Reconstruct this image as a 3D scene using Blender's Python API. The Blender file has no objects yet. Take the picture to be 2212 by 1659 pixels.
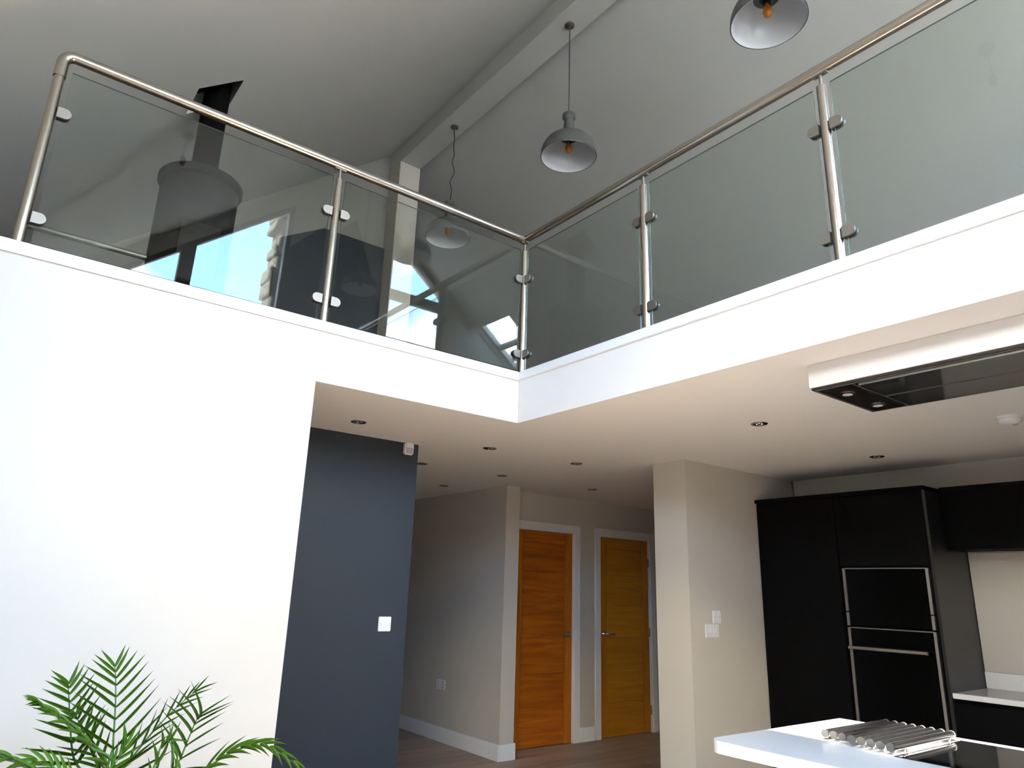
import bpy, bmesh, math, random
from mathutils import Vector, Matrix
random.seed(7)
S = bpy.context.scene
COL = S.collection

# ------------------------------------------------------------------ camera
cam_d = bpy.data.cameras.new('camera')
cam_d.sensor_width = 36.0
cam_d.lens = 1515.1 / 2212 * 36.0
cam_d.clip_start = 0.05
cam = bpy.data.objects.new('camera', cam_d)
COL.objects.link(cam)
cam.matrix_world = Matrix(((0.790866, -0.196226, -0.579677, -2.4736),
                           (-0.6112, -0.20517, -0.764421, -3.1954),
                           (0.031067, 0.958854, -0.282196, 1.3971),
                           (0, 0, 0, 1)))
S.camera = cam

# ------------------------------------------------------------------ world, sun, exposure
SKY = 28.0
w = bpy.data.worlds.new('sky')
S.world = w
w.use_nodes = True
nt = w.node_tree
nt.nodes.clear()
N = nt.nodes.new
def lk(a, b): nt.links.new(a, b)
tc = N('ShaderNodeTexCoord')
sep = N('ShaderNodeSeparateXYZ'); lk(tc.outputs['Generated'], sep.inputs[0])
ramp = N('ShaderNodeValToRGB'); lk(sep.outputs['Z'], ramp.inputs[0])
e = ramp.color_ramp.elements
e[0].position = 0.0; e[0].color = (0.40, 0.62, 0.95, 1)
e[1].position = 0.75; e[1].color = (0.10, 0.33, 0.72, 1)
mp = N('ShaderNodeMapping'); mp.inputs['Scale'].default_value = (1.0, 1.0, 1.9); mp.inputs['Location'].default_value = (11.2, 6.1, 2.7)
lk(tc.outputs['Generated'], mp.inputs[0])
nz = N('ShaderNodeTexNoise'); nz.inputs['Scale'].default_value = 2.6; nz.inputs['Detail'].default_value = 9; nz.inputs['Roughness'].default_value = 0.58
lk(mp.outputs[0], nz.inputs['Vector'])
cr = N('ShaderNodeValToRGB'); lk(nz.outputs['Fac'], cr.inputs[0])
cr.color_ramp.elements[0].position = 0.455; cr.color_ramp.elements[0].color = (0, 0, 0, 1)
cr.color_ramp.elements[1].position = 0.60; cr.color_ramp.elements[1].color = (1, 1, 1, 1)
mix = N('ShaderNodeMix'); mix.data_type = 'RGBA'
lk(cr.outputs['Color'], mix.inputs['Factor']); lk(ramp.outputs['Color'], mix.inputs[6])
mix.inputs[7].default_value = (1.30, 1.19, 1.00, 1)
bg = N('ShaderNodeBackground'); bg.inputs['Strength'].default_value = SKY
lk(mix.outputs[2], bg.inputs['Color'])
ow = N('ShaderNodeOutputWorld'); lk(bg.outputs[0], ow.inputs['Surface'])

SUN_DIR = Vector((-0.85, -0.35, 0.80)).normalized()      # towards the sun
sd = bpy.data.lights.new('sun', 'SUN'); sd.energy = 48.0; sd.angle = math.radians(0.6); sd.color = (1.0, 0.95, 0.87)
sun = bpy.data.objects.new('sun', sd); COL.objects.link(sun)
sun.rotation_euler = SUN_DIR.to_track_quat('Z', 'Y').to_euler()
sun.location = (-8, -8, 12)

S.view_settings.view_transform = 'Standard'
S.view_settings.look = 'None'
S.view_settings.gamma = 1.0
S.view_settings.exposure = 0.38
S.view_settings.use_curve_mapping = False
S.cycles.use_denoising = True
S.cycles.use_adaptive_sampling = True
S.cycles.adaptive_threshold = 0.03
S.cycles.max_bounces = 10
S.cycles.diffuse_bounces = 5
S.cycles.glossy_bounces = 4
S.cycles.transparent_max_bounces = 16
S.cycles.sample_clamp_indirect = 6.0

# ------------------------------------------------------------------ materials
MATS = {}
def principled(name, col, rough=0.5, metal=0.0, spec=0.5, var=0.0, vscale=6.0, bump=0.0, bscale=120.0, coat=0.0, trans=0.0, stretch=(1, 1, 1)):
    m = bpy.data.materials.new(name); m.use_nodes = True
    t = m.node_tree; b = t.nodes['Principled BSDF']
    b.inputs['Base Color'].default_value = (*col, 1)
    b.inputs['Roughness'].default_value = rough
    b.inputs['Metallic'].default_value = metal
    b.inputs['Specular IOR Level'].default_value = spec
    b.inputs['Coat Weight'].default_value = coat
    b.inputs['Coat Roughness'].default_value = 0.05
    co = t.nodes.new('ShaderNodeTexCoord')
    mpn = t.nodes.new('ShaderNodeMapping'); mpn.inputs['Scale'].default_value = stretch
    t.links.new(co.outputs['Object'], mpn.inputs[0])
    if var > 0:
        n = t.nodes.new('ShaderNodeTexNoise'); n.inputs['Scale'].default_value = vscale; n.inputs['Detail'].default_value = 5
        t.links.new(mpn.outputs[0], n.inputs['Vector'])
        r = t.nodes.new('ShaderNodeValToRGB'); t.links.new(n.outputs['Fac'], r.inputs[0])
        r.color_ramp.elements[0].position = 0.3; r.color_ramp.elements[1].position = 0.7
        r.color_ramp.elements[0].color = (*[c * (1 - var) for c in col], 1)
        r.color_ramp.elements[1].color = (*[min(1, c * (1 + var)) for c in col], 1)
        t.links.new(r.outputs[0], b.inputs['Base Color'])
    if bump > 0:
        n2 = t.nodes.new('ShaderNodeTexNoise'); n2.inputs['Scale'].default_value = bscale; n2.inputs['Detail'].default_value = 3
        t.links.new(mpn.outputs[0], n2.inputs['Vector'])
        bp = t.nodes.new('ShaderNodeBump'); bp.inputs['Strength'].default_value = bump; bp.inputs['Distance'].default_value = 0.002
        t.links.new(n2.outputs['Fac'], bp.inputs['Height']); t.links.new(bp.outputs[0], b.inputs['Normal'])
    MATS[name] = m
    return m

def wood(name, base, dark, axis, rough=0.35, gscale=9.0, rnd=0.25, coat=0.0):
    """grain running along the given axis (0 x, 1 y, 2 z), each piece a little different"""
    m = bpy.data.materials.new(name); m.use_nodes = True
    t = m.node_tree; b = t.nodes['Principled BSDF']
    co = t.nodes.new('ShaderNodeTexCoord'); oi = t.nodes.new('ShaderNodeObjectInfo')
    off = t.nodes.new('ShaderNodeVectorMath'); off.operation = 'ADD'
    cmb = t.nodes.new('ShaderNodeMath'); cmb.operation = 'MULTIPLY'; cmb.inputs[1].default_value = 37.0
    t.links.new(oi.outputs['Random'], cmb.inputs[0])
    t.links.new(co.outputs['Object'], off.inputs[0]); t.links.new(cmb.outputs[0], off.inputs[1])
    mpn = t.nodes.new('ShaderNodeMapping')
    sc = [gscale * 2.2] * 3; sc[axis] = gscale * 0.16
    mpn.inputs['Scale'].default_value = sc
    t.links.new(off.outputs[0], mpn.inputs[0])
    n = t.nodes.new('ShaderNodeTexNoise'); n.inputs['Scale'].default_value = 1.0; n.inputs['Detail'].default_value = 8; n.inputs['Distortion'].default_value = 0.6
    t.links.new(mpn.outputs[0], n.inputs['Vector'])
    r = t.nodes.new('ShaderNodeValToRGB'); t.links.new(n.outputs['Fac'], r.inputs[0])
    r.color_ramp.elements[0].position = 0.30; r.color_ramp.elements[0].color = (*dark, 1)
    r.color_ramp.elements[1].position = 0.68; r.color_ramp.elements[1].color = (*base, 1)
    hs = t.nodes.new('ShaderNodeHueSaturation')
    mr = t.nodes.new('ShaderNodeMapRange'); mr.inputs['To Min'].default_value = 1 - rnd; mr.inputs['To Max'].default_value = 1 + rnd
    t.links.new(oi.outputs['Random'], mr.inputs['Value']); t.links.new(mr.outputs[0], hs.inputs['Value'])
    t.links.new(r.outputs[0], hs.inputs['Color']); t.links.new(hs.outputs[0], b.inputs['Base Color'])
    b.inputs['Roughness'].default_value = rough
    b.inputs['Coat Weight'].default_value = coat; b.inputs['Coat Roughness'].default_value = 0.12
    bp = t.nodes.new('ShaderNodeBump'); bp.inputs['Strength'].default_value = 0.15; bp.inputs['Distance'].default_value = 0.001
    t.links.new(n.outputs['Fac'], bp.inputs['Height']); t.links.new(bp.outputs[0], b.inputs['Normal'])
    MATS[name] = m
    return m

def glass(name, tint):
    """flat sheet glass: clear tinted transmission plus Fresnel reflection"""
    m = bpy.data.materials.new(name); m.use_nodes = True
    t = m.node_tree; t.nodes.clear()
    lw = t.nodes.new('ShaderNodeLayerWeight'); lw.inputs['Blend'].default_value = 0.5
    pw = t.nodes.new('ShaderNodeMath'); pw.operation = 'POWER'; pw.inputs[1].default_value = 5.0
    t.links.new(lw.outputs['Facing'], pw.inputs[0])
    ma = t.nodes.new('ShaderNodeMath'); ma.operation = 'MULTIPLY_ADD'; ma.inputs[1].default_value = 0.957; ma.inputs[2].default_value = 0.043
    t.links.new(pw.outputs[0], ma.inputs[0])
    tr = t.nodes.new('ShaderNodeBsdfTransparent'); tr.inputs['Color'].default_value = (*tint, 1)
    gl = t.nodes.new('ShaderNodeBsdfGlossy'); gl.inputs['Roughness'].default_value = 0.0
    mx = t.nodes.new('ShaderNodeMixShader'); o = t.nodes.new('ShaderNodeOutputMaterial')
    t.links.new(ma.outputs[0], mx.inputs[0]); t.links.new(tr.outputs[0], mx.inputs[1]); t.links.new(gl.outputs[0], mx.inputs[2])
    t.links.new(mx.outputs[0], o.inputs['Surface'])
    MATS[name] = m
    return m

principled('wall_cream', (0.58, 0.535, 0.47), 0.75, var=0.015, vscale=2.0, bump=0.08, bscale=220)
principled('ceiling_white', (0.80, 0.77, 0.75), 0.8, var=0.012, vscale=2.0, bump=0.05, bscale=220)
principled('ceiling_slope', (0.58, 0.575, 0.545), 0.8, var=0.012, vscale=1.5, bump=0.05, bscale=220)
principled('wall_navy', (0.015, 0.023, 0.034), 0.6, var=0.05, vscale=3.0, bump=0.06, bscale=220)
principled('wall_shaded_grey', (0.26, 0.25, 0.235), 0.75, var=0.02, vscale=2.0, bump=0.05, bscale=220)  # darker wall colour with the shade of the far end painted in
principled('trim_white', (0.84, 0.84, 0.85), 0.35, var=0.01)
principled('steel_brushed', (0.50, 0.455, 0.40), 0.2, metal=1.0, var=0.06, vscale=40, stretch=(1, 1, 8))
principled('steel_satin', (0.27, 0.25, 0.225), 0.5, metal=1.0, var=0.03, vscale=40)
principled('glass_edge', (0.11, 0.155, 0.14), 0.15, spec=0.6, var=0.1)
principled('rubber_black', (0.012, 0.012, 0.012), 0.6, var=0.1)
principled('chrome', (0.82, 0.82, 0.84), 0.07, metal=1.0, var=0.02)
principled('tube_steel', (0.88, 0.87, 0.90), 0.22, metal=1.0, var=0.02)
principled('stove_black', (0.007, 0.007, 0.007), 0.6, spec=0.15, var=0.05, vscale=3)
principled('flue_black', (0.002, 0.002, 0.002), 0.6, spec=0.05, var=0.05, vscale=3)
principled('hole_dark', (0.030, 0.020, 0.015), 0.9, var=0.3, vscale=30)
principled('lamp_grey', (0.085, 0.09, 0.088), 0.45, var=0.06, vscale=15)
principled('lamp_enamel', (0.62, 0.62, 0.64), 0.25, var=0.02)
principled('cord_black', (0.05, 0.05, 0.05), 0.7, var=0.2, vscale=200)
principled('cabinet_black', (0.004, 0.004, 0.0045), 0.5, spec=0.04, var=0.15, vscale=5)
principled('cabinet_grey', (0.016, 0.016, 0.016), 0.3, var=0.05, vscale=5)
principled('appliance_glass', (0.003, 0.003, 0.003), 0.06, spec=0.4, var=0.05)
principled('oven_steel', (0.42, 0.40, 0.38), 0.4, metal=1.0, var=0.04, vscale=40)
principled('quartz_white', (0.80, 0.785, 0.76), 0.16, var=0.02, vscale=60)
principled('plastic_white', (0.80, 0.80, 0.82), 0.35, var=0.01)
principled('plastic_grey', (0.45, 0.45, 0.46), 0.4, var=0.02)
principled('downlight_dark', (0.03, 0.025, 0.025), 0.3, var=0.1)
principled('extractor_steel', (0.10, 0.085, 0.08), 0.18, metal=0.9, var=0.05, vscale=30)
principled('extractor_glass', (0.02, 0.02, 0.02), 0.08, spec=0.6, var=0.05)
principled('frame_grey', (0.055, 0.06, 0.065), 0.5, var=0.04)
principled('brass_dark', (0.30, 0.22, 0.12), 0.35, metal=1.0, var=0.1)
principled('stone', (0.22, 0.20, 0.17), 0.9, var=0.35, vscale=9, bump=0.6, bscale=30)
principled('paving', (0.40, 0.38, 0.34), 0.9, var=0.12, vscale=1.2)
principled('pot_ceramic', (0.55, 0.55, 0.53), 0.3, var=0.03)
principled('soil', (0.04, 0.028, 0.018), 0.95, var=0.3, vscale=40, bump=0.5, bscale=60)
principled('palm_leaf', (0.050, 0.125, 0.006), 0.5, spec=0.2, var=0.35, vscale=14)
principled('palm_stem', (0.05, 0.15, 0.03), 0.5, var=0.2, vscale=20)
principled('gallery_floor', (0.20, 0.15, 0.11), 0.55, var=0.15, vscale=4, stretch=(1, 8, 1))
principled('floor_base', (0.06, 0.045, 0.035), 0.7, var=0.1)
wood('oak_red_across', (0.50, 0.135, 0.010), (0.27, 0.055, 0.004), 0, rough=0.34, gscale=10, rnd=0.15, coat=0.25)  # door in shade: the shade is put into a redder, darker oak
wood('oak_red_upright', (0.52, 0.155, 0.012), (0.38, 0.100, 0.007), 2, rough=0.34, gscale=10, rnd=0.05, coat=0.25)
wood('oak_gold_across', (0.62, 0.260, 0.016), (0.46, 0.165, 0.008), 0, rough=0.30, gscale=10, rnd=0.12, coat=0.3)  # same oak for the lit door, light and gloss painted in as golden
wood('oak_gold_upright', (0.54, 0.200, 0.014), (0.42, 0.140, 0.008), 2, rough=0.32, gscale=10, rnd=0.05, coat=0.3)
wood('floor_wood', (0.42, 0.32, 0.24), (0.30, 0.22, 0.16), 0, rough=0.38, gscale=7, rnd=0.15)
wood('floor_light', (0.52, 0.41, 0.31), (0.44, 0.34, 0.25), 0, rough=0.45, gscale=5, rnd=0.0)
glass('pane_glass', (0.915, 0.945, 0.93))
glass('window_glass', (0.97, 0.98, 0.975))
bm_ = bpy.data.materials.new('bulb_amber'); bm_.use_nodes = True
b_ = bm_.node_tree.nodes['Principled BSDF']
b_.inputs['Base Color'].default_value = (0.62, 0.22, 0.03, 1); b_.inputs['Roughness'].default_value = 0.06
b_.inputs['Transmission Weight'].default_value = 0.35
MATS['bulb_amber'] = bm_

# ------------------------------------------------------------------ helpers
def tag(o, label=None, cat=None, group=None, kind=None):
    if label: o['label'] = label
    if cat: o['category'] = cat
    if group: o['group'] = group
    if kind: o['kind'] = kind
    return o
def thing(name, label, cat, loc=(0, 0, 0), group=None, kind=None):
    o = bpy.data.objects.new(name, None); COL.objects.link(o)
    o.empty_display_size = 0.1
    o.location = loc
    return tag(o, label, cat, group, kind)
def wloc(p):
    v = Vector((0, 0, 0))
    while p is not None:
        v += p.location; p = p.parent
    return v
def obj(name, bm, mat, parent=None, smooth=False, label=None, bevel=0.0, seg=2):
    """a mesh object from a bmesh in world coordinates; its origin goes to the middle of its underside"""
    if bevel > 0:
        bmesh.ops.bevel(bm, geom=list(bm.edges), offset=bevel, segments=seg, affect='EDGES', clamp_overlap=True)
    bmesh.ops.recalc_face_normals(bm, faces=bm.faces)
    xs = [v.co for v in bm.verts]
    lo = Vector([min(c[i] for c in xs) for i in range(3)]); hi = Vector([max(c[i] for c in xs) for i in range(3)])
    org = Vector(((lo.x + hi.x) / 2, (lo.y + hi.y) / 2, lo.z))
    bmesh.ops.translate(bm, verts=bm.verts, vec=-org)
    me = bpy.data.meshes.new(name); bm.to_mesh(me); bm.free()
    me.materials.append(MATS[mat])
    if smooth:
        for p in me.polygons: p.use_smooth = True
    o = bpy.data.objects.new(name, me); COL.objects.link(o)
    o.location = org - (wloc(parent) if parent else Vector((0, 0, 0)))
    if parent: o.parent = parent
    if label: o['label'] = label
    return o
def B(*boxes):
    bm = bmesh.new()
    for (x0, y0, z0), (x1, y1, z1) in boxes:
        m = Matrix.Translation(((x0 + x1) / 2, (y0 + y1) / 2, (z0 + z1) / 2)) @ Matrix.Diagonal((abs(x1 - x0), abs(y1 - y0), abs(z1 - z0), 1))
        bmesh.ops.create_cube(bm, size=1.0, matrix=m)
    return bm
def box(name, lo, hi, mat, parent=None, bevel=0.0, label=None):
    return obj(name, B((lo, hi)), mat, parent, bevel=bevel, label=label)
def add_tube(bm, pts, r, seg=12, caps=True, radii=None):
    pts = [Vector(p) for p in pts]
    rings = []
    up = None
    for i, p in enumerate(pts):
        t = (pts[min(i + 1, len(pts) - 1)] - pts[max(i - 1, 0)]).normalized()
        if up is None:
            up = t.orthogonal().normalized()
        up = (up - t * up.dot(t)).normalized()
        s = t.cross(up)
        rr = radii[i] if radii else r
        rings.append([bm.verts.new(p + (up * math.cos(a) + s * math.sin(a)) * rr) for a in [2 * math.pi * k / seg for k in range(seg)]])
    for a, b in zip(rings, rings[1:]):
        for k in range(seg):
            bm.faces.new((a[k], a[(k + 1) % seg], b[(k + 1) % seg], b[k]))
    if caps:
        bm.faces.new(rings[0][::-1]); bm.faces.new(rings[-1])
    return bm
def tube(name, pts, r, mat, parent=None, seg=16, label=None, radii=None):
    o = obj(name, add_tube(bmesh.new(), pts, r, seg, radii=radii), mat, parent, smooth=True, label=label)
    sharp(o)
    return o
def sharp(o, ang=40):
    me = o.data
    bm = bmesh.new(); bm.from_mesh(me)
    for ed in bm.edges:
        if len(ed.link_faces) == 2 and ed.calc_face_angle(0) > math.radians(ang): ed.smooth = False
    bm.to_mesh(me); bm.free()
def lathe(name, prof, c, mat, parent=None, seg=40, label=None, closed=False):
    """profile [(r, z)] turned about the vertical axis through c"""
    bm = bmesh.new(); rings = []
    for r, z in prof:
        if r < 1e-6: rings.append([bm.verts.new((c[0], c[1], c[2] + z))])
        else: rings.append([bm.verts.new((c[0] + r * math.cos(2 * math.pi * k / seg), c[1] + r * math.sin(2 * math.pi * k / seg), c[2] + z)) for k in range(seg)])
    pairs = list(zip(rings, rings[1:]))
    if closed: pairs.append((rings[-1], rings[0]))
    for a, b in pairs:
        for k in range(seg):
            k2 = (k + 1) % seg
            if len(a) == 1 and len(b) == 1: continue
            if len(a) == 1: bm.faces.new((a[0], b[k2], b[k]))
            elif len(b) == 1: bm.faces.new((a[k], a[k2], b[0]))
            else: bm.faces.new((a[k], a[k2], b[k2], b[k]))
    o = obj(name, bm, mat, parent, smooth=True, label=label)
    sharp(o)
    return o
def add_prism(bm, poly, axis, a0, a1):
    """polygon in the two other axes, extruded along axis from a0 to a1"""
    def P(u, v, t):
        if axis == 0: return (t, u, v)
        if axis == 1: return (u, t, v)
        return (u, v, t)
    A = [bm.verts.new(P(u, v, a0)) for u, v in poly]; Bv = [bm.verts.new(P(u, v, a1)) for u, v in poly]
    n = len(poly)
    bm.faces.new(A); bm.faces.new(Bv[::-1])
    for k in range(n): bm.faces.new((A[k], A[(k + 1) % n], Bv[(k + 1) % n], Bv[k]))
    return bm
def prism(name, poly, axis, a0, a1, mat, parent=None, label=None, bevel=0.0):
    return obj(name, add_prism(bmesh.new(), poly, axis, a0, a1), mat, parent, label=label, bevel=bevel)
def cells(name, xs, ys, holes, zf, th, mat, parent=None):
    """a sheet over a grid with rectangular holes, underside at zf(x), thickness th upwards"""
    bm = bmesh.new(); V = {}
    def v(x, y, t):
        k = (round(x, 4), round(y, 4), t)
        if k not in V: V[k] = bm.verts.new((x, y, zf(x) + (th if t else 0)))
        return V[k]
    def solid(i, j):
        if not (0 <= i < len(xs) - 1 and 0 <= j < len(ys) - 1): return False
        mx, my = (xs[i] + xs[i + 1]) / 2, (ys[j] + ys[j + 1]) / 2
        return not any(h[0] < mx < h[1] and h[2] < my < h[3] for h in holes)
    for i in range(len(xs) - 1):
        for j in range(len(ys) - 1):
            if not solid(i, j): continue
            x0, x1, y0, y1 = xs[i], xs[i + 1], ys[j], ys[j + 1]
            bm.faces.new((v(x0, y0, 0), v(x0, y1, 0), v(x1, y1, 0), v(x1, y0, 0)))
            bm.faces.new((v(x0, y0, 1), v(x1, y0, 1), v(x1, y1, 1), v(x0, y1, 1)))
            if not solid(i - 1, j): bm.faces.new((v(x0, y0, 0), v(x0, y0, 1), v(x0, y1, 1), v(x0, y1, 0)))
            if not solid(i + 1, j): bm.faces.new((v(x1, y0, 0), v(x1, y1, 0), v(x1, y1, 1), v(x1, y0, 1)))
            if not solid(i, j - 1): bm.faces.new((v(x0, y0, 0), v(x1, y0, 0), v(x1, y0, 1), v(x0, y0, 1)))
            if not solid(i, j + 1): bm.faces.new((v(x0, y1, 0), v(x0, y1, 1), v(x1, y1, 1), v(x1, y1, 0)))
    return obj(name, bm, mat, parent)
def struct(o, label, cat):
    return tag(o, label, cat, kind='structure')

# ------------------------------------------------------------------ key sizes (metres, floor z = 0, inner corner of the gallery at x = y = 0)
HS = 2.346            # ceiling below the gallery
HT = 2.6576           # top of the gallery edge trim
FL = 2.625            # gallery floor
YG = -5.20            # glazed gable behind the camera
XL, XR = -4.20, 6.15  # eaves
RIDGE_X, TAN = 1.1076, 0.79
def zl(x): return 5.95 + TAN * x
def zr(x): return 5.95 + TAN * (2 * RIDGE_X - x)
def zc(x): return min(zl(x), zr(x))
YF = 10.5

# ================================================================== STRUCTURE
struct(box('ground', (-30, -40, -0.30), (30, 30, -0.12), 'paving'), 'pale paving outside the glazed gable', 'ground')
floor = struct(box('floor', (XL, YG, -0.12), (XR, YF, -0.012), 'floor_base'), 'brown wood plank floor of the hall', 'floor')
# planks in the hall (where the photo shows the floor)
pl_me = {}
def plank(x0, y0, L, Wd):
    key = (round(L, 3), round(Wd, 3))
    if key not in pl_me:
        bm = B(((-L / 2 + .0012, -Wd / 2 + .0012, 0), (L / 2 - .0012, Wd / 2 - .0012, 0.012)))
        me = bpy.data.meshes.new('plank'); bm.to_mesh(me); bm.free(); me.materials.append(MATS['floor_wood']); pl_me[key] = me
    o = bpy.data.objects.new('plank', pl_me[key]); COL.objects.link(o)
    o.parent = floor
    o.location = Vector((x0 + L / 2, y0 + Wd / 2, -0.012)) - floor.location
row = 0
y = 0.36
while y < 4.4:
    x = -1.6 - (row % 3) * 0.42
    while x < 4.5:
        if y < 2.3 or x < 1.5: plank(x, y, 1.26, 0.19)
        x += 1.26
    y += 0.19; row += 1
box('plank_field', (XL, YG, -0.012), (XR, 0.36, -0.002), 'floor_light', floor)

# gallery slab (its underside is the downstairs ceiling)
bm = bmesh.new()
add_prism(bm, [(XL, 0), (0, 0), (0, YG), (XR, YG), (XR, YF), (XL, YF)], 2, HS, FL)
co = obj('ceiling', bm, 'ceiling_white')
co.data.materials.append(MATS['wall_cream']); co.data.materials.append(MATS['gallery_floor'])
for p_ in co.data.polygons:
    if p_.normal.z > .5: p_.material_index = 2
    if p_.normal.y < -.5: p_.material_index = 1      # the edge over the left wall is painted like that wall
struct(co, 'flat white ceiling under the gallery, with recessed downlights', 'ceiling')
# edge trims
struct(obj('trim_1', B(((XL, -0.014, HT - 0.052), (0.0, 0.11, HT))), 'trim_white', bevel=0.003), 'white edge board under the left glass balustrade', 'trim')
struct(obj('trim_2', B(((-0.014, YG, HT - 0.052), (0.11, -0.014, HT))), 'trim_white', bevel=0.003), 'white edge board under the right glass balustrade', 'trim')

# sloping ceilings
RL = (-3.00, -2.56, -3.95, -2.58)        # roof light in the left slope: x0 x1 y0 y1 (brings sun to the island)
FO = (-1.803, -1.537, 1.230, 1.567)      # opening for the flue
SK = (3.24, 4.35, -5.18, -4.36)
RF_ADDED = (-4.12, -3.32, -5.00, -2.10)       # added unseen opening: sun bounced off the floor brightens the flat ceiling         # roof light in the right slope
xs = sorted([XL - 0.3, RF_ADDED[0], RF_ADDED[1], RL[0], RL[1], FO[0], FO[1], RIDGE_X]); ys = sorted([YG - 0.3, RL[2], RL[3], RF_ADDED[2], RF_ADDED[3], FO[2], FO[3], YF])
struct(cells('ceiling_slope_left', xs, ys, [RL, RF_ADDED, FO], zl, 0.16, 'ceiling_slope'), 'sloping white ceiling over the stove, left of the ridge beam', 'ceiling')
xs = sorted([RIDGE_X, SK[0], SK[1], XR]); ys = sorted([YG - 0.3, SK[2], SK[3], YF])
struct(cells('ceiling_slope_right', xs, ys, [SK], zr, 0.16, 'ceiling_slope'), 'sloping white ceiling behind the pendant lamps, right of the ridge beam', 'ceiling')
# ridge beam and its post
BX0, BX1, HB = 0.947, 1.229, 6.48
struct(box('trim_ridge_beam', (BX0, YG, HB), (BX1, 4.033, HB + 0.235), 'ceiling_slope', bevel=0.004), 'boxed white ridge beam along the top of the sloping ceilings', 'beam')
struct(box('trim_ridge_post', (BX0, 3.752, FL), (BX1, 4.033, HB), 'wall_cream', bevel=0.004), 'square cream post holding up the end of the ridge beam', 'post')

# walls downstairs
struct(box('wall_left', (XL, 0.0, 0), (-1.2515, 0.13, HS), 'wall_cream'), 'bright cream wall under the left balustrade', 'wall')
struct(box('wall_navy', (XL, 1.0155, 0), (-0.077, 1.14, HS), 'wall_navy'), 'dark navy wall in the hall beside the opening', 'wall')
struct(box('wall_hall', (1.511, 2.0806, 0), (1.668, YF - .02, HS), 'wall_cream'), 'grey-cream hall wall with a socket, left of the oak doors', 'wall')
# door wall with two openings
YD = 2.335
D1 = (1.828, 2.590); D2 = (2.975, 3.737); DH = 1.981
fr = 0.03
struct(obj('wall_doors', B(((1.668, YD, 0), (D1[0] - fr, YD + .12, HS)), ((D1[0] - fr, YD, DH + fr), (D1[1] + fr, YD + .12, HS)),
     ((D1[1] + fr, YD, 0), (D2[0] - fr, YD + .12, HS)), ((D2[0] - fr, YD, DH + fr), (D2[1] + fr, YD + .12, HS)), ((D2[1] + fr, YD, 0), (4.3, YD + .12, HS))), 'wall_cream'),
     'cream wall holding the two oak doors', 'wall')
struct(box('wall_hall_end', (4.3, 0.33, 0), (4.42, YD + .12, HS), 'wall_cream'), 'shaded end wall of the hall past the second oak door', 'wall')
struct(box('wall_kitchen_end', (1.56, 0.034, 0), (4.3, 0.33, HS), 'wall_cream'), 'cream wall end with switches beside the tall black cabinets', 'wall')
struct(box('wall_kitchen_right', (2.95, YG, 0), (3.07, 0.034, HS), 'wall_cream'), 'cream kitchen wall behind the black units', 'wall')
# hidden ends of the downstairs rooms
struct(box('wall_back', (XL, YF, 0), (XR, YF + .15, 7.0), 'wall_shaded_grey'), 'far end wall of the house', 'wall')
# side wall with a band of glazed doors
struct(box('wall_side', (XL - .15, YG, 0), (XL, YF, zl(XL) + .05), 'wall_cream'), 'low side wall at the left-hand eaves', 'wall')
struct(box('wall_eaves', (XR, YG, 0), (XR + .15, YF, zr(XR) + .05), 'wall_cream'), 'low wall at the right-hand eaves', 'wall')
# walls upstairs
poly = [(XL, FL), (BX0, FL), (BX0, zl(BX0)), (XL, zl(XL))]
struct(prism('wall_upper_end', poly, 1, 4.033, 4.18, 'wall_shaded_grey'), 'gable wall behind the stove upstairs, its shade put into a grey tone', 'wall')
struct(prism('wall_upper_navy', [(-0.34, FL), (BX0, FL), (BX0, 5.36), (0.17, 5.36), (-0.34, 5.06)], 1, 3.985, 4.033, 'wall_navy'), 'dark navy wall panel upstairs left of the ridge post', 'wall')
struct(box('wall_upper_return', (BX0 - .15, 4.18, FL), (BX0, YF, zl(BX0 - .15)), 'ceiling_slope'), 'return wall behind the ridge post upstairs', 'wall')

# glazed gable behind the camera
WT = lambda x: 5.72 + TAN * x           # head of the left gable window
WT2 = lambda x: 7.66 - TAN * x          # head of the right gable window
g0, g1 = YG - 0.15, YG
gw = thing('wall_gable', 'cream gable wall with tall sloping windows, behind the camera', 'wall', (0, YG, 0), kind='structure')
prism('head', [(-2.4, WT(-2.4)), (0.20, WT(0.20)), (0.20, zl(0.20)), (-2.4, zl(-2.4))], 1, g0, g1, 'ceiling_slope', gw)
prism('sill_wall', [(-2.4, 0), (0.20, 0), (0.20, 2.7), (-2.4, 2.7)], 1, g0, g1, 'wall_cream', gw)
prism('side', [(XL, 0), (-2.4, 0), (-2.4, zl(-2.4)), (XL, zl(XL))], 1, g0, g1, 'wall_cream', gw)
prism('pier', [(0.20, 0), (1.60, 0), (1.60, 5.0), (1.10, 6.25), (0.20, 5.27)], 1, g0, g1, 'wall_navy', gw)
prism('apex', [(0.20, 5.27), (1.10, 6.25), (1.60, 5.0), (1.60, 0), (1.68, 0), (1.68, zr(1.68)), (RIDGE_X, zl(RIDGE_X)), (0.20, zl(0.20))], 1, g0, g1, 'ceiling_slope', gw)
prism('head', [(1.68, WT2(1.68)), (2.66, WT2(2.66)), (2.66, zr(2.66)), (1.68, zr(1.68))], 1, g0, g1, 'ceiling_slope', gw)
prism('sill_wall', [(1.68, 0), (2.66, 0), (2.66, 2.75), (1.68, 2.75)], 1, g0, g1, 'wall_cream', gw)
prism('side', [(2.66, 0), (XR, 0), (XR, zr(XR)), (2.66, zr(2.66))], 1, g0, g1, 'ceiling_slope', gw)
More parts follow.
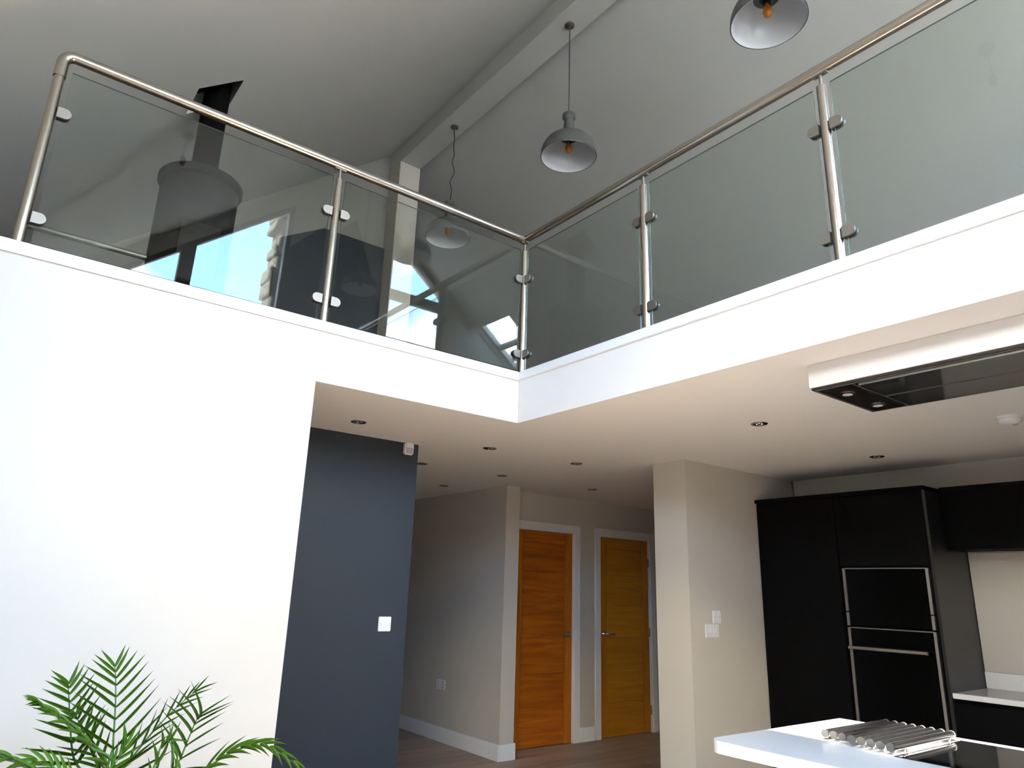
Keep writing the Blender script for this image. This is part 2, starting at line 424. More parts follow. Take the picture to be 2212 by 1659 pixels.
# gable windows: frame, mullions, panes
def gable_window(nm, label, x0, x1, zb, top, mull, trans):
    t = thing(nm, label, 'window', ((x0 + x1) / 2, YG - .07, zb), kind='structure')
    f = 0.06
    bm = bmesh.new()
    add_prism(bm, [(x0, zb), (x1, zb), (x1, zb + f), (x0, zb + f)], 1, YG - .12, YG - .03)
    add_prism(bm, [(x0, top(x0) - f * 1.25), (x1, top(x1) - f * 1.25), (x1, top(x1)), (x0, top(x0))], 1, YG - .12, YG - .03)
    add_prism(bm, [(x0, zb), (x0 + f, zb), (x0 + f, top(x0 + f)), (x0, top(x0))], 1, YG - .12, YG - .03)
    add_prism(bm, [(x1 - f, zb), (x1, zb), (x1, top(x1)), (x1 - f, top(x1 - f))], 1, YG - .12, YG - .03)
    obj('frame', bm, 'frame_grey', t)
    for (m0, m1) in mull:
        prism('mullion', [(m0, zb), (m1, zb), (m1, top(m1)), (m0, top(m0))], 1, YG - .12, YG - .03, 'frame_grey', t)
    edges = [x0] + [v for m in mull for v in m] + [x1]
    for k in range(0, len(edges), 2):
        a, b = edges[k], edges[k + 1]
        prism('pane', [(a, zb), (b, zb), (b, top(b)), (a, top(a))], 1, YG - .078, YG - .070, 'window_glass', t)
        for (t0, t1) in trans:
            prism('transom', [(a, t0), (b, t0), (b, t1), (a, t1)], 1, YG - .12, YG - .03, 'frame_grey', t)
    return t
gable_window('window_1', 'tall sloping gable window with clouds, mirrored in the left pane', -2.4, 0.20, 2.7, WT, [(-1.06, -0.90)], [])
gable_window('window_2', 'narrow sloping gable window, mirrored beside the pendant lamps', 1.68, 2.66, 2.75, WT2, [], [(5.26, 5.40)])
# roof lights
def rooflight(nm, label, R, zf, bars):
    t = thing(nm, label, 'window', ((R[0] + R[1]) / 2, (R[2] + R[3]) / 2, zf((R[0] + R[1]) / 2)), kind='structure')
    bm = bmesh.new()
    def strip(x0, x1, y0, y1, d0, d1):
        vs = []
        for d in (d0, d1):
            vs.append([bm.verts.new((x, yy, zf(x) + d)) for x, yy in ((x0, y0), (x1, y0), (x1, y1), (x0, y1))])
        bm.faces.new(vs[0]); bm.faces.new(vs[1][::-1])
        for k in range(4): bm.faces.new((vs[0][k], vs[0][(k + 1) % 4], vs[1][(k + 1) % 4], vs[1][k]))
    f = .045
    strip(R[0], R[0] + f, R[2], R[3], .10, .20); strip(R[1] - f, R[1], R[2], R[3], .10, .20)
    strip(R[0] + f, R[1] - f, R[2], R[2] + f, .10, .20); strip(R[0] + f, R[1] - f, R[3] - f, R[3], .10, .20)
    for (x0, x1, y0, y1) in bars: strip(x0, x1, y0, y1, .11, .17)
    obj('frame', bm, 'trim_white', t)
    bm = bmesh.new()
    strip(R[0] + f, R[1] - f, R[2] + f, R[3] - f, .15, .156)
    obj('pane', bm, 'window_glass', t)
rooflight('window_4', 'roof light in the left slope that lets sun onto the island', RL, zl, [(RL[0], RL[1], -3.07, -3.02)])
rooflight('window_3_added', 'added unseen roof light in the left slope, for light bounced off the floor', RF_ADDED, zl, [])
rooflight('window_5', 'bright roof light in the right slope, mirrored in the pane by the corner post', SK, zr, [(3.66, 3.70, SK[2], SK[3])])

# exterior stone chimney seen through the gable window
t = thing('stone_chimney', 'rough stone chimney outside, mirrored at the edge of the sky', 'chimney', (0.3, YG - .75, -0.12))
z = -0.12
for k in range(34):
    h = random.uniform(.14, .24)
    jut = random.uniform(-.05, .05)
    bm = B(((0.17 + jut, YG - .95, z), (0.55 + random.uniform(-.05, .05), YG - .55, z + h - .012)))
    for v in bm.verts: v.co += Vector((random.uniform(-.02, .02), random.uniform(-.02, .02), random.uniform(-.008, .008)))
    obj('stone', bm, 'stone', t, bevel=.015, seg=1)
    z += h
    if z > 6.9: break
box('core', (0.25, YG - .92, -0.12), (0.5, YG - .58, z - .02), 'stone', t)

# baseboards
def skirting(nm, label, boxes):
    struct(obj(nm, B(*boxes), 'trim_white', bevel=.004), label, 'baseboard')
skirting('baseboard_hall', 'white skirting board round the end of the hall wall', [((1.494, 2.0636, 0), (1.511, 6.5, 0.13)), ((1.511, 2.0636, 0), (1.668, 2.0806, 0.13)), ((1.668, 2.0636, 0), (1.683, 2.335, 0.13))])
skirting('baseboard_doors', 'short white skirting board between the two oak doors', [((D1[1] + .095, YD - .017, 0), (D2[0] - .095, YD, 0.13))])

# doors -----------------------------------------------------------------
def oak_door(nm, label, x0, x1, hand, tone):
    t = thing(nm, label, 'door', ((x0 + x1) / 2, YD, 0), kind='structure')
    yb, yf = YD + .055, YD + .012         # leaf back / front face
    sw = 0.105
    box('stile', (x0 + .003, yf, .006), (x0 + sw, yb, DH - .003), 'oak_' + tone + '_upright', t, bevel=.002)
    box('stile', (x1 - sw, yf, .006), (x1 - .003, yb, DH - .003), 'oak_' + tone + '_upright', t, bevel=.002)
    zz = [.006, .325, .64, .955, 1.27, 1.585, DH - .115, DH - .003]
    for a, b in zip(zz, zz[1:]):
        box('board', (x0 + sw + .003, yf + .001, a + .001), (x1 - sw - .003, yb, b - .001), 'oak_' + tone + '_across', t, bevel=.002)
    # lining and architrave
    bm = B(((x0 - .03, YD, 0), (x0, YD + .12, DH + .03)), ((x1, YD, 0), (x1 + .03, YD + .12, DH + .03)), ((x0, YD, DH), (x1, YD + .12, DH + .03)))
    obj('lining', bm, 'trim_white', t)
    bm = B(((x0 - .085, YD - .018, 0), (x0 - .006, YD, DH + .085)), ((x1 + .006, YD - .018, 0), (x1 + .085, YD, DH + .085)), ((x0 - .006, YD - .018, DH + .006), (x1 + .006, YD, DH + .085)))
    obj('architrave', bm, 'trim_white', t, bevel=.003)
    # lever handle
    hx = x1 - .055 if hand > 0 else x0 + .055
    hz = 0.995
    h = obj('handle', add_tube(bmesh.new(), [(hx, yf + .001, hz), (hx, yf - .010, hz)], .027, 24), 'chrome', t, smooth=True, label='chrome lever handle on a round rose'); sharp(h)
    sgn = -1 if hand > 0 else 1
    tube('lever', [(hx, yf - .008, hz), (hx, yf - .045, hz), (hx + sgn * .012, yf - .055, hz), (hx + sgn * .06, yf - .055, hz + .002), (hx + sgn * .12, yf - .052, hz - .004)], .0095, 'chrome', h, seg=12)
    hgx = x0 if hand > 0 else x1
    for zh in (.22, 1.0, 1.74):
        tube('hinge', [(hgx, yf - .006, zh - .045), (hgx, yf - .006, zh + .045)], .0075, 'steel_satin', t, seg=10)
    return t
oak_door('door_1', 'oak door tinted redder for shade, with a chrome lever, next to the hall wall end', D1[0], D1[1], 1, 'red')
oak_door('door_2', 'oak door tinted golden for the light on it, with a chrome lever, nearer the kitchen wall', D2[0], D2[1], -1, 'gold')

# ================================================================== BALUSTRADE
RZ = 3.606          # handrail centre
bal = thing('glass_balustrade', 'stainless steel and glass balustrade running round the gallery edge', 'balustrade', (0.08, 0.08, HT))
o_ = 0.08
rr = 0.0245
def arc(c, r, a0, a1, plane, n=6):
    out = []
    for k in range(n + 1):
        a = math.radians(a0 + (a1 - a0) * k / n)
        if plane == 'xz': out.append((c[0] + r * math.cos(a), c[1], c[2] + r * math.sin(a)))
        else: out.append((c[0] + r * math.cos(a), c[1] + r * math.sin(a), c[2]))
    return out
XP = -2.525
PR = 0.0212
# left handrail bends down into the end post
tube('handrail', [(o_, o_, RZ), (-1.2, o_, RZ)] + arc((XP + .045, o_, RZ - .045), .045, 90, 180, 'xz') + [(XP, o_, RZ - .12)], rr, 'steel_brushed', bal, seg=24)
tube('handrail', [(o_, o_ - .001, RZ), (o_, -2.0, RZ), (o_, -4.9, RZ)], rr, 'steel_brushed', bal, seg=24)
def D_clamp(post, p, d, zc_):
    """D-shaped glass clamp: a flat tongue from the post along d, two cheeks with rubber between"""
    d = Vector(d); n = Vector((0, 0, 1)).cross(d)
    for s, mat, nm, th0, th1, gr in ((-1, 'steel_satin', 'clamp', .006, .017, 0), (1, 'steel_satin', 'clamp', .006, .017, 0), (0, 'rubber_black', 'gasket', -.006, .006, .002)):
        bm = bmesh.new(); ring = []
        hh = .0245 - gr * .5; L = .066
        prof = [(.014, -hh)] + [(L - hh + hh * math.sin(math.radians(a)), -hh * math.cos(math.radians(a))) for a in range(0, 181, 15)] + [(.014, hh)]
        pr2 = []
        for q in prof:
            if not pr2 or (abs(q[0] - pr2[-1][0]) + abs(q[1] - pr2[-1][1])) > 1e-5: pr2.append(q)
        a_, b_2 = (th0 * s, th1 * s) if s else (th0, th1)
        base = Vector((p[0], p[1], zc_)) + d * .010
        A = [bm.verts.new(base + d * u + Vector((0, 0, v)) + n * a_) for u, v in pr2]
        Bv = [bm.verts.new(base + d * u + Vector((0, 0, v)) + n * b_2) for u, v in pr2]
        bm.faces.new(A); bm.faces.new(Bv[::-1])
        for k in range(len(pr2)): bm.faces.new((A[k], A[(k + 1) % len(pr2)], Bv[(k + 1) % len(pr2)], Bv[k]))
        obj(nm, bm, mat, post)
def post(p, dirs, neck=True, label=None):
    top = 3.518 if neck else RZ - .10
    po = tube('post', [(p[0], p[1], HT - .002), (p[0], p[1], top)], PR, 'steel_brushed', bal, seg=24, label=label)
    if neck:
        tube('neck', [(p[0], p[1], top - .004), (p[0], p[1], RZ - rr + .003)], .0072, 'steel_satin', po, seg=12)
        # saddle plate under the rail with two screws
        for d in dirs:
            d = Vector(d)
            q = Vector((p[0], p[1], RZ - rr - .003))
            n = Vector((0, 0, 1)).cross(d)
            bm = bmesh.new()
            vs = [q + d * a + n * b + Vector((0, 0, c)) for c in (-.0025, .0035) for a, b in ((0, -.011), (.032, -.011), (.032, .011), (0, .011))]
            vv = [bm.verts.new(v) for v in vs]
            for f in ((0, 1, 2, 3), (7, 6, 5, 4), (0, 4, 5, 1), (1, 5, 6, 2), (2, 6, 7, 3), (3, 7, 4, 0)): bm.faces.new([vv[k] for k in f])
            obj('saddle', bm, 'steel_satin', po)
            tube('screw', [q + d * .024 + Vector((0, 0, -.0055)), q + d * .024 + Vector((0, 0, -.002))], .0045, 'chrome', po, seg=8)
    for zc_ in (3.312, 2.806):
        for d in dirs: D_clamp(po, p, d, zc_)
    # round foot plate
    lathe('foot_plate', [(PR, .0), (.042, .0), (.042, .006), (PR, .008)], (p[0], p[1], HT - .001), 'steel_satin', po, seg=24)
post((XP, o_), [(1, 0, 0)], neck=False, label='end post that bends into the handrail')
post((-1.218, o_), [(-1, 0, 0), (1, 0, 0)])
post((o_, o_), [(-1, 0, 0), (0, -1, 0)], label='corner post of the gallery')
for yp in (-0.947, -1.963, -2.98, -4.0): post((o_, yp), [(0, 1, 0), (0, -1, 0)])
# panes: 8 mm toughened glass, leaning very slightly in their clamps
def pane(a, b, LEAN=0.0):
    a = Vector(a); b = Vector(b)
    along = (b - a).normalized(); n = Vector((0, 0, 1)).cross(along)
    if n.y > 0.5 or n.x > 0.5: pass
    else: n = -n                                      # n points away from the void
    bm = bmesh.new()
    vs = []
    for (z, lean) in ((2.700, -math.tan(LEAN) * 0.41), (3.520, math.tan(LEAN) * 0.41)):
        for q in (a, b):
            for t_ in (-.004, .004):
                vs.append(bm.verts.new(Vector((q.x, q.y, z)) + n * (t_ + lean)))
    for f in ((0, 1, 3, 2), (4, 6, 7, 5), (0, 2, 6, 4), (1, 5, 7, 3), (0, 4, 5, 1), (2, 3, 7, 6)): bm.faces.new([vs[k] for k in f])
    gp = obj('glass_pane', bm, 'pane_glass', bal)
    gp.data.materials.append(MATS['glass_edge'])
    for p_ in gp.data.polygons:
        if p_.area < .02: p_.material_index = 1          # the ground edges look dark green
pane((-2.482, o_, 0), (-1.256, o_, 0), math.radians(-1.9))
pane((-1.183, o_, 0), (0.042, o_, 0), math.radians(-0.7))
pane((o_, 0.042, 0), (o_, -0.908, 0))
pane((o_, -0.986, 0), (o_, -1.925, 0))
pane((o_, -2.002, 0), (o_, -2.943, 0))
pane((o_, -3.018, 0), (o_, -3.962, 0))

# ================================================================== STOVE
ST = (-1.645, 1.462)
t = thing('wood_stove', 'dark cylindrical stove with a black flue, standing upstairs behind the left pane', 'stove', (ST[0], ST[1], FL))
lathe('body', [(0, .02), (.238, .02), (.243, .03), (.243, 1.30), (0, 1.30)], (ST[0], ST[1], FL), 'stove_black', t, seg=48)
lathe('top_plate', [(0, 1.30), (.252, 1.30), (.266, 1.31), (.266, 1.35), (.252, 1.368), (.12, 1.375), (0, 1.375)], (ST[0], ST[1], FL), 'stove_black', t, seg=48)
lathe('base_ring', [(0, 0), (.25, 0), (.25, .02), (0, .02)], (ST[0], ST[1], FL), 'stove_black', t, seg=48)
fl = tube('flue', [(ST[0], ST[1], FL + 1.37), (ST[0], ST[1], 5.15)], .085, 'flue_black', t, seg=32, label='black flue pipe going up through the ceiling')
lathe('flue_collar', [(.085, 0), (.097, 0), (.097, .05), (.085, .055)], (ST[0], ST[1], FL + 1.372), 'flue_black', fl, seg=32)
dr = prism('door', [(-.12, .42), (.12, .42), (.12, .95), (-.12, .95)], 1, 0, .01, 'appliance_glass', t)
dr.location = Vector((0, -.248, .42))
tube('air_pipe', [(-2.545, 4.03, 3.35), (-2.545, ST[1] + .05, 3.35), (-2.53, ST[1] + .015, 3.35), (-2.495, ST[1], 3.35), (ST[0] - .23, ST[1], 3.35)], .019, 'steel_satin', t, seg=16, label='slim steel pipe running sideways from the stove')
# lining of the opening the flue goes through
x0, x1, y0, y1 = FO
bm = bmesh.new()
def wallq(a, b):
    q = [(a[0], a[1], zl(a[0]) + .16), (b[0], b[1], zl(b[0]) + .16), (b[0], b[1], 5.45), (a[0], a[1], 5.45)]
    bm.faces.new([bm.verts.new(v) for v in q])
e_ = .02
wallq((x0 - e_, y0 - e_), (x1 + e_, y0 - e_)); wallq((x1 + e_, y0 - e_), (x1 + e_, y1 + e_)); wallq((x1 + e_, y1 + e_), (x0 - e_, y1 + e_)); wallq((x0 - e_, y1 + e_), (x0 - e_, y0 - e_))
bm.faces.new([bm.verts.new(v) for v in ((x0 - e_, y0 - e_, 5.45), (x1 + e_, y0 - e_, 5.45), (x1 + e_, y1 + e_, 5.45), (x0 - e_, y1 + e_, 5.45))])
ob = obj('trim_flue_shaft', bm, 'hole_dark')
so = ob.modifiers.new('solid', 'SOLIDIFY'); so.thickness = .02; so.offset = 1
struct(ob, 'dark rectangular shaft in the sloping ceiling round the flue', 'opening')

# bare lampholder hanging in front of the stove
t = thing('bare_lampholder', 'small bare black lampholder, mirrored in the glass in front of the stove', 'lampholder', (-1.676, -2.13, zl(-1.676)))
lathe('rose', [(0, -.03), (.03, -.03), (.042, -.012), (.042, 0.02), (0, .02)], (-1.676, -2.13, zl(-1.676) - .02), 'cord_black', t, seg=20)
tube('cord', [(-1.676, -2.13, zl(-1.676) - .03), (-1.676, -2.13, zl(-1.676) - .20)], .003, 'cord_black', t, seg=8)
lathe('holder', [(0, -.275), (.016, -.275), (.02, -.26), (.02, -.215), (.012, -.20), (0, -.195)], (-1.676, -2.13, zl(-1.676)), 'cord_black', t, seg=20)

# ================================================================== PENDANT LAMPS
def pendant(yy, label, wavy=0.0):
    LX, RIM = 1.093, 5.062
    t = thing('pendant_lamp', label, 'lamp', (LX, yy, RIM), 'grey enamel pendants under the ridge beam')
    c = (LX, yy, 0)
    lathe('rose', [(0, HB - .028), (.02, HB - .028), (.045, HB - .016), (.045, HB), (0, HB)], c, 'steel_satin', t, seg=24)
    tube('cord_grip', [(LX, yy, HB - .075), (LX, yy, HB - .026)], .008, 'steel_satin', t, seg=10)
    n = 26
    pts = []
    for k in range(n + 1):
        s = k / n
        zz = HB - .07 + (5.52 - HB + .07) * s
        a = wavy * math.sin(math.pi * s)
        pts.append((LX + a * math.sin(s * 23), yy + a * math.cos(s * 17) - a, zz))
    tube('cord', pts, .0055, 'cord_black', t, seg=8)
    cp = lathe('cap', [(0, 5.505), (.012, 5.52), (.045, 5.50), (.058, 5.490), (.058, 5.455), (.042, 5.440), (.034, 5.430), (0, 5.430)], c, 'lamp_grey', t, seg=32)
    lathe('neck', [(0, 5.432), (.040, 5.432), (.046, 5.37), (.056, 5.275), (0, 5.275)], c, 'lamp_grey', t, seg=32)
    dome = [(.054, 5.272)] + [(.054 + (.245 - .054) * math.sin(math.radians(a)) ** .82, 5.062 + (5.262 - 5.062) * math.cos(math.radians(a)) ** .95) for a in range(8, 88, 8)] + [(.245, 5.066)]
    ins = [(r - .006, z - .006) for r, z in dome]
    lathe('shade', dome + [(.2465, 5.060), (.2440, 5.060), (.241, 5.062)] + ins[::-1], c, 'lamp_grey', t, seg=64, closed=True)
    lathe('shade_lining', [(r - .0005, z - .0012) for r, z in ins[1:]] + [(.2405, 5.0625)], c, 'lamp_enamel', t, seg=64, label='white enamelled inside of the shade')
    lathe('lampholder', [(0, 5.268), (.047, 5.262), (.047, 5.240), (.03, 5.235), (.024, 5.205), (0, 5.205)], c, 'rubber_black', t, seg=24)
    lathe('bulb', [(0, 5.10), (.014, 5.103), (.027, 5.118), (.032, 5.14), (.028, 5.168), (.017, 5.190), (.014, 5.208), (0, 5.212)], c, 'bulb_amber', t, seg=24, label='amber filament bulb')
    return t
pendant(-1.175, 'large grey pendant lamp cut off by the top of the photo')
pendant(0.795, 'grey pendant lamp on a straight cord, in the clear above the handrails')
pendant(2.755, 'grey pendant lamp on a wavy cord, seen through the left glass', wavy=.018)
pendant(-3.46, 'grey pendant lamp mirrored against the sky in the left glass')
pendant(-4.83, 'grey pendant lamp nearest the gable, mirrored in front of the dark wall')

# ================================================================== DOWNLIGHTS, SENSORS, SWITCHES
def downlight(x, y, label):
    t = thing('downlight', label, 'downlight', (x, y, HS), 'recessed downlights in the flat ceiling')
    lathe('bezel', [(.030, -.002), (.034, -.006), (.042, -.006), (.0465, -.003), (.047, 0), (.030, 0)], (x, y, HS), 'steel_brushed', t, seg=32)
    lathe('reflector', [(0, -.0015), (.0305, -.0015), (.0305, .001), (0, .001)], (x, y, HS), 'downlight_dark', t, seg=24)
    for k in range(3):
        a = math.radians(90 + 120 * k)
        lathe('lens', [(0, -.007), (.006, -.006), (.0095, -.0015), (0, -.0015)], (x + .0155 * math.cos(a), y + .0155 * math.sin(a), HS), 'chrome', t, seg=14)
for x, y, lb in [(-0.704, 0.66, 'downlight just in front of the navy wall'), (0.335, 0.74, 'downlight behind the inner corner of the gallery'),
                 (0.325, 1.655, 'downlight half hidden by the edge of the navy wall'), (1.125, 1.65, 'downlight above the end of the hall wall'),
                 (1.12, 2.58, 'farthest downlight, over the hall beside the grey-cream wall'), (1.155, 0.74, 'downlight between the inner corner and the kitchen wall end'),
                 (2.21, 1.657, 'downlight above the two oak doors'), (0.978, -0.97, 'downlight beside the bright reflections over the kitchen'),
                 (2.341, -0.97, 'downlight closest to the tall black cabinets')]:
    downlight(x, y, lb)
t = thing('smoke_alarm', 'round white smoke alarm on the kitchen ceiling', 'smoke alarm', (1.73, -1.95, HS))
lathe('base', [(0, -.014), (.062, -.014), (.066, -.006), (.066, 0), (0, 0)], (1.73, -1.95, HS), 'plastic_white', t)
lathe('cover', [(0, -.042), (.02, -.042), (.042, -.036), (.052, -.026), (.054, -.014), (0, -.014)], (1.73, -1.95, HS), 'plastic_white', t)
lathe('test_button', [(0, -.046), (.010, -.046), (.011, -.041), (0, -.041)], (1.745, -1.965, HS), 'plastic_grey', t, seg=16)
# motion sensor
t = thing('motion_sensor', 'small white motion sensor at the top of the navy wall', 'sensor', (-.166, 1.0155, 2.262))
o2 = prism('body', [(-.2, 2.262), (-.132, 2.262), (-.132, 2.344), (-.2, 2.344)], 1, .975, 1.0155, 'plastic_white', t, bevel=.008)
prism('lens', [(-.19, 2.268), (-.142, 2.268), (-.142, 2.308), (-.19, 2.308)], 1, .970, .978, 'plastic_grey', t, bevel=.003, label='milky sensor lens')
# switches and sockets
def plate_y(name, label, cat, x, z, wd, ht, y, rockers, group=None):
    t = thing(name, label, cat, (x, y, z - ht / 2), group)
    box('plate', (x - wd / 2, y - .009, z - ht / 2), (x + wd / 2, y, z + ht / 2), 'plastic_white', t, bevel=.003)
    for dx in rockers:
        box('rocker', (x + dx - .0085, y - .0125, z - .014), (x + dx + .0085, y - .008, z + .014), 'plastic_white', t, bevel=.0015)
    for s in (-1, 1):
        obj('screw', add_tube(bmesh.new(), [(x + s * (wd / 2 - .012), y - .0095, z), (x + s * (wd / 2 - .012), y - .0085, z)], .0035, 10), 'plastic_grey', t)
    return t
plate_y('light_switch', 'white light switch on the navy wall', 'switch', -.236, 1.168, .088, .088, 1.0155, (-.014, .014))
plate_y('light_switch', 'wide white light switch on the kitchen wall end, lower of two', 'switch', 1.785, 1.172, .147, .087, .034, (-.045, -.015, .015, .045))
plate_y('light_switch', 'small white light switch sitting on top of the wide one', 'switch', 1.843, 1.262, .088, .087, .034, (-.014, .014))
t = thing('wall_socket', 'white double socket low on the hall wall', 'socket', (1.511, 3.043, .455))
box('plate', (1.501, 2.97, .456), (1.511, 3.117, .543), 'plastic_white', t, bevel=.003)
for dy in (-.036, .036):
    box('rocker', (1.497, 3.043 + dy - .008, .515), (1.502, 3.043 + dy + .008, .535), 'plastic_grey', t, bevel=.001)
    bm = B(((1.4995, 3.043 + dy - .004, .492), (1.5015, 3.043 + dy + .004, .502)), ((1.4995, 3.043 + dy - .016, .472), (1.5015, 3.043 + dy - .009, .478)), ((1.4995, 3.043 + dy + .009, .472), (1.5015, 3.043 + dy + .016, .478)))
    obj('pin_holes', bm, 'rubber_black', t)
# thin black panel peeping past the wall end
t = thing('upright_panel', 'thin black upright panel showing as a sliver past the kitchen wall end', 'panel', (1.80, .365, 0))
box('board', (1.632, .352, .03), (1.95, .374, .833), 'cabinet_black', t, bevel=.002)
for xx in (1.66, 1.90): box('foot', (xx, .335, 0), (xx + .025, .395, .03), 'cabinet_black', t, bevel=.002)

# ================================================================== KITCHEN
XT = 2.403
TOP = 2.128
# tall larder unit
t = thing('tall_cabinet', 'tall black cabinet next to the cream wall end', 'cabinet', (2.68, -.28, 0), 'black kitchen units')
box('body', (XT + .022, -.596, .1), (2.928, .030, TOP - .02), 'cabinet_black', t)
box('door', (XT, -.594, .105), (XT + .021, .026, TOP - .026), 'cabinet_black', t, bevel=.002)
box('cornice', (XT - .012, -.598, TOP - .022), (2.928, .032, TOP + .006), 'cabinet_black', t, bevel=.002)
box('plinth', (XT + .05, -.596, 0), (XT + .07, .030, .1), 'cabinet_black', t)
# oven housing
t = thing('oven_housing', 'tall black cabinet holding the two ovens', 'cabinet', (2.68, -.9, 0), 'black kitchen units')
obj('carcass', B(((XT + .022, -1.195, .1), (2.928, -1.178, TOP - .02)), ((XT + .022, -.616, .1), (2.928, -.600, TOP - .02)), ((XT + .022, -1.178, 1.62), (2.928, -.616, 1.64)), ((XT + .022, -1.178, 1.222), (2.928, -.616, 1.238)), ((XT + .022, -1.178, .58), (2.928, -.616, .60)), ((2.91, -1.178, .1), (2.928, -.616, TOP - .02))), 'cabinet_black', t)
box('door', (XT, -1.192, 1.632), (XT + .021, -.602, TOP - .026), 'cabinet_black', t, bevel=.002)
box('drawer_front', (XT, -1.192, .105), (XT + .021, -.602, .588), 'cabinet_black', t, bevel=.002)
box('cornice', (XT - .012, -1.212, TOP - .022), (2.928, -.6, TOP + .006), 'cabinet_black', t, bevel=.002)
box('side_panel', (XT - .002, -1.214, 0), (2.948, -1.196, TOP - .023), 'cabinet_grey', t, bevel=.001, label='glossy dark grey end panel')
box('plinth', (XT + .05, -1.195, 0), (XT + .07, -.6, .1), 'cabinet_black', t)
# ovens
def oven(label, z0, z1, lower):
    t = thing('built_in_oven', label, 'oven', (2.62, -.9, z0), 'built-in ovens')
    ya, yb = -1.176, -.618
    box('cavity', (XT + .023, ya + .01, z0 + .004), (2.88, yb - .01, z1 - .004), 'rubber_black', t)
    box('glass_front', (XT - .002, ya + .02, z0 + .003), (XT + .022, yb - .02, z1 - .003), 'appliance_glass', t, bevel=.002)
    for s in (0, 1):
        yy = ya if s == 0 else yb - .018
        zs = [(z0, z1)] if lower else [(z0, z0 + .088), (z0 + .092, z1)]
        for (a, b) in zs: box('side_trim', (XT - .006, yy, a + .002), (XT + .022, yy + .018, b - .002), 'oven_steel', t, bevel=.001, label='brushed steel side strip')
    box('top_trim', (XT - .005, ya + .018, z1 - .006), (XT + .022, yb - .018, z1), 'oven_steel', t)
    if lower:
        h = tube('handle', [(XT - .042, -1.128, 1.104), (XT - .042, -.632, 1.104)], .011, 'oven_steel', t, seg=14, label='steel bar handle')
        for yy in (-1.09, -.67): tube('handle_stay', [(XT - .042, yy, 1.104), (XT, yy, 1.104)], .006, 'oven_steel', h, seg=10)
oven('upper black glass oven with steel side strips, no handle', 1.240, 1.616, False)
oven('lower black glass oven with a steel bar handle', .602, 1.232, True)
# wall cabinets
for k in range(3):
    ya = -1.216 - .6 * (k + 1); yb = -1.216 - .6 * k
    lb = ['black wall cabinet next to the oven housing', 'black wall cabinet second from the oven housing', 'black wall cabinet farthest from the oven housing'][k]
    t = thing('wall_cabinet', lb, 'cabinet', (2.8, (ya + yb) / 2, 1.735), 'black kitchen units')
    box('body', (2.651, ya + .002, 1.742), (2.928, yb - .002, 2.118), 'cabinet_black', t)
    box('door', (2.629, ya + .003, 1.738), (2.65, yb - .003, 2.118), 'cabinet_black', t, bevel=.002)
    box('cornice', (2.62, ya, 2.118), (2.928, yb, 2.142), 'cabinet_black', t, bevel=.002)
# base units and worktop on the right wall
for k in range(3):
    ya = -1.216 - .6 * (k + 1); yb = -1.216 - .6 * k
    lb = ['black base cabinet beside the oven housing', 'black base cabinet second from the oven housing', 'black base cabinet farthest from the oven housing'][k]
    t = thing('base_cabinet', lb, 'cabinet', (2.7, (ya + yb) / 2, 0), 'black kitchen units')
    box('body', (XT + .042, ya + .002, .1), (2.928, yb - .002, .858), 'cabinet_black', t)
    box('door', (XT + .02, ya + .003, .105), (XT + .041, yb - .003, .835), 'cabinet_black', t, bevel=.002)
    box('plinth', (XT + .08, ya + .002, 0), (XT + .1, yb - .002, .1), 'cabinet_black', t)
t = thing('worktop', 'white worktop with a low upstand under the black wall cabinets', 'worktop', (2.7, -2.1, .86))
box('slab', (XT + .004, -3.0, .860), (2.948, -1.2165, .890), 'quartz_white', t, bevel=.003)
box('upstand', (2.930, -3.0, .8905), (2.948, -1.2165, .99), 'quartz_white', t, bevel=.002)
tag(box('splashback', (2.938, -3.0, .992), (2.949, -1.218, 1.735), 'wall_cream'), 'pale splashback panel between worktop and wall cabinets', 'splashback')
# thin cable above the tall units
tag(tube('cable', [(2.93, .02, HS - .002), (2.925, .012, HS - .08), (2.90, -.01, 2.16), (2.88, -.02, TOP + .008)], .005, 'brass_dark', None, seg=8), 'thin brown cable hanging from the ceiling above the tall black cabinet', 'cable')

# island
IX0, IX1, IY1, IY0 = -.262, .632, -1.478, -3.75
IZ = .92
t = thing('kitchen_island', 'dark kitchen island base under the white worktop', 'cabinet', (.25, -2.6, 0))
box('body', (.06, IY0 + .05, .1), (.585, IY1 - .20, .878), 'cabinet_grey', t)
for k in range(3):
    ya = IY0 + .06 + k * .66
    box('door', (.585, ya, .11), (.605, ya + .65, .87), 'cabinet_black', t, bevel=.002)
box('end_panel', (.05, IY1 - .20, .0), (.60, IY1 - .18, .878), 'cabinet_grey', t, bevel=.001)
box('back_panel', (.04, IY0 + .05, .0), (.059, IY1 - .18, .878), 'cabinet_grey', t, bevel=.001)
box('plinth', (.08, IY0 + .08, 0), (.56, IY1 - .24, .1), 'cabinet_black', t)
